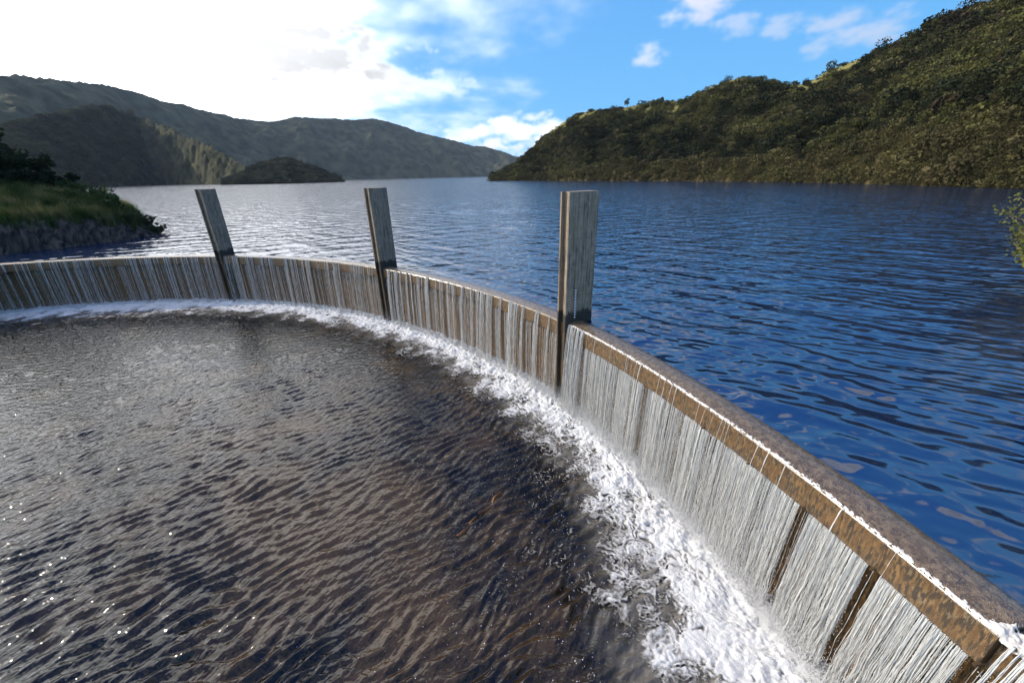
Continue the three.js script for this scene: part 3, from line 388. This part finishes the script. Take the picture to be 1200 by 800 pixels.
function shrub({ name, label, category, group, at, h, w, stems, leaves, size, colour, seed, open = 0.3, bare = 0, bark = barkMat }) {
  const r = rng(seed), g = put(new THREE.Group(), name); tag(g, label, category, group); g.position.copy(at);
  const st = new Soup(), lf = new Soup(), V = (x, y, z) => new THREE.Vector3(x, y, z);
  for (let k = 0; k < stems; k++) { const a = r() * 6.283, q = Math.sqrt(r()) * w * 0.5, top = V(q * Math.cos(a), h * (0.55 + 0.45 * r()) * (1 - 0.35 * q / w), q * Math.sin(a)), from = V(0.1 * w * (r() - 0.5), -0.15, 0.1 * w * (r() - 0.5)), cv = limb(st, from, top, 0.012 * h, 0.004 * h, h * 0.25, r);
    const isBare = r() < bare;
    for (let j = 0; j < 6; j++) { const t = 0.3 + 0.7 * r(), p = cv.getPoint(t), b2 = r() * 6.283, len = h * (0.12 + 0.2 * r()), e = V(p.x + Math.cos(b2) * len * 0.8, p.y + len * (0.3 + 0.5 * r()), p.z + Math.sin(b2) * len * 0.8), c2 = limb(st, p, e, 0.005 * h, 0.002 * h, len * 0.3, r);
      if (isBare) { for (let m = 0; m < 3; m++) { const p3 = c2.getPoint(0.4 + 0.6 * r()); limb(st, p3, V(p3.x + (r() - 0.5) * len, p3.y + len * 0.5 * r(), p3.z + (r() - 0.5) * len), 0.0028 * h, 0.001 * h, len * 0.2, r); } }
      else leafCloud(lf, r, Math.round(leaves / stems / 6), size, (k2) => { const tt = 0.2 + 0.85 * k2(), p3 = c2.getPoint(Math.min(1, tt)), o = inBall(k2, 1, 1, 1, 0.1), R = h * 0.11 * (1 - open * 0.5); return [p3.x + o[0] * R, Math.max(0.02, p3.y + o[1] * R), p3.z + o[2] * R]; }); } }
  put(new THREE.Mesh(st.geo(), bark), 'stems', g); if (lf.p.length) put(new THREE.Mesh(lf.geo(), leafMat(...colour, 0.25)), 'foliage', g); return g;
}
const onBank = (x, f) => new THREE.Vector3(x, bankH(x, f) - 0.05, -f);
[[-52, 41.5, 5.4, 6], [-49.6, 41, 6.0, 5.6], [-47.6, 41.4, 4.2, 4.8], [-45.8, 42, 2.4, 3.8], [-50, 38.6, 3.4, 4.6], [-47, 39.6, 2.6, 4], [-57, 42, 6.4, 6], [-54, 38, 4, 5]].forEach(([x, f, h, w], i) => shrub({ name: 'dark_bush', label: 'tall dark evergreen bush crowding the top of the rocky headland', category: 'bush', group: 'dark bushes on the headland', at: onBank(x, f), h, w, stems: 12, leaves: 4200, size: 0.26, colour: [0.018, 0.026, 0.010], seed: 70 + i }));
[[-42.6, 42.5, 2.0, 3], [-41, 41.8, 1.8, 2.8], [-39.6, 41.2, 1.5, 2.4], [-44.4, 42.6, 2.2, 3], [-40.3, 38.8, 1.2, 2.2], [-42.5, 39.8, 1.3, 2.2]].forEach(([x, f, h, w], i) => shrub({ name: 'bank_shrub', label: 'feathery green shrub leaning out over the grassy bank', category: 'shrub', group: 'green shrubs on the bank', at: onBank(x, f), h, w, stems: 14, leaves: 1500, size: 0.17, colour: [0.05, 0.08, 0.022], seed: 80 + i }));
[[-37.9, 41, 1.5, 2.6], [-37.2, 42.6, 1.1, 2.2], [-38.4, 43.2, 1.3, 2.2]].forEach(([x, f, h, w], i) => shrub({ name: 'waterside_shrub', label: 'wiry shrub at the tip of the headland overhanging the water', category: 'shrub', group: 'shrubs at the tip of the headland', at: onBank(x, f), h, w, stems: 20, leaves: 1500, size: 0.13, colour: [0.045, 0.06, 0.02], seed: 90 + i, bare: 0.3 }));

// ---------------------------------------------------------------- shrub on the right-hand shore
{ const c = rayPlane(1196, 345, -0.1), s = new Soup(), n = 60; // a rock ledge running out of the frame
  for (let i = 0; i <= n; i++) for (let j = 0; j <= n; j++) { const u = i / n, v = j / n, x = c.x - 4 + u * 16, f = -c.z - 4 + v * 9, d = Math.min((x / f * -c.z - c.x) - 0.25 * n2(f * 0.8, 2) - 0.15 * Math.abs(f + c.z), 4), y = -0.9 + 1.4 * sst(d, -0.3, 1.3) + 0.35 * Math.max(0, d - 1) + 0.3 * fbm2(x * 0.9, f * 0.9, 4); s.vert(x, y, -f); s.c.push(...mix3([0.03, 0.025, 0.018], [0.07, 0.065, 0.03], sst(fbm2(x * 0.8, f * 0.8, 3), -0.2, 0.6))); }
  for (let i = 0; i < n; i++) for (let j = 0; j < n; j++) { const a = i * (n + 1) + j; s.tri(a, a + n + 1, a + 1); s.tri(a + 1, a + n + 1, a + n + 2); }
  tag(put(new THREE.Mesh(s.geo(), hillMat), 'shore_ledge'), 'dark earth ledge of the right shore under the leafy shrub', 'shore', null, 'structure');
  shrub({ name: 'shore_shrub', label: 'yellow green shrub with bare twigs on the right shore', category: 'shrub', at: new THREE.Vector3(c.x + 1.5, 0.1, c.z - 0.1), h: 4.0, w: 3.8, stems: 40, leaves: 9000, size: 0.13, colour: [0.10, 0.11, 0.028], seed: 101, bare: 0.4, bark: mat({ color: col(0.22, 0.175, 0.12), roughness: 0.9 }) });
  shrub({ name: 'shore_shrub', label: 'low leafy green tuft at the foot of the right shore shrub', category: 'shrub', at: new THREE.Vector3(c.x + 0.7, 0.1, c.z + 0.2), h: 1.5, w: 2.2, stems: 16, leaves: 3000, size: 0.12, colour: [0.14, 0.14, 0.03], seed: 102, bare: 0.1 }); }

// ---------------------------------------------------------------- trees one can tell apart on the ridges
[[735, 0.995, 7, 'lone round crowned tree standing on the grassy ridge'], [776, 0.99, 3.4, 'small dark tree on the ridge beside the grassy clearing'], [1082, 0.985, 3.8, 'flat topped tree on the steep grassy ridge']].forEach(([x, t, h, label], i) => {
  const p = rightHill.at(x, t), r = rng(200 + i), g = put(new THREE.Group(), 'ridge_tree'); tag(g, label, 'tree', 'trees on the ridge'); g.position.copy(p); const st = new Soup(), lf = new Soup(), top = new THREE.Vector3(0.2, h * 0.55, 0); limb(st, new THREE.Vector3(0, -0.5, 0), top, 0.3, 0.18, 0.4, r);
  for (let k = 0; k < 9; k++) { const a = r() * 6.283, q = h * 0.32 * Math.sqrt(r()), e = new THREE.Vector3(q * Math.cos(a), h * (0.4 + 0.5 * r()), q * Math.sin(a)); limb(st, top.clone().multiplyScalar(0.75), e, 0.07, 0.03, 0.3, r); leafCloud(lf, r, 160, 0.34, (k2) => { const o = inBall(k2, 1, 0.75, 1, 0.4), R = h * 0.2; return [e.x + o[0] * R, e.y + o[1] * R, e.z + o[2] * R]; }); }
  put(new THREE.Mesh(st.geo(), barkMat), 'trunk', g); put(new THREE.Mesh(lf.geo(), leafMat(0.03, 0.045, 0.016)), 'crown', g); });

// ---------------------------------------------------------------- haze over the far mountains
scene.fog = new THREE.FogExp2(0xd5e2f2, 0.00003);
renderer.render(scene, camera);
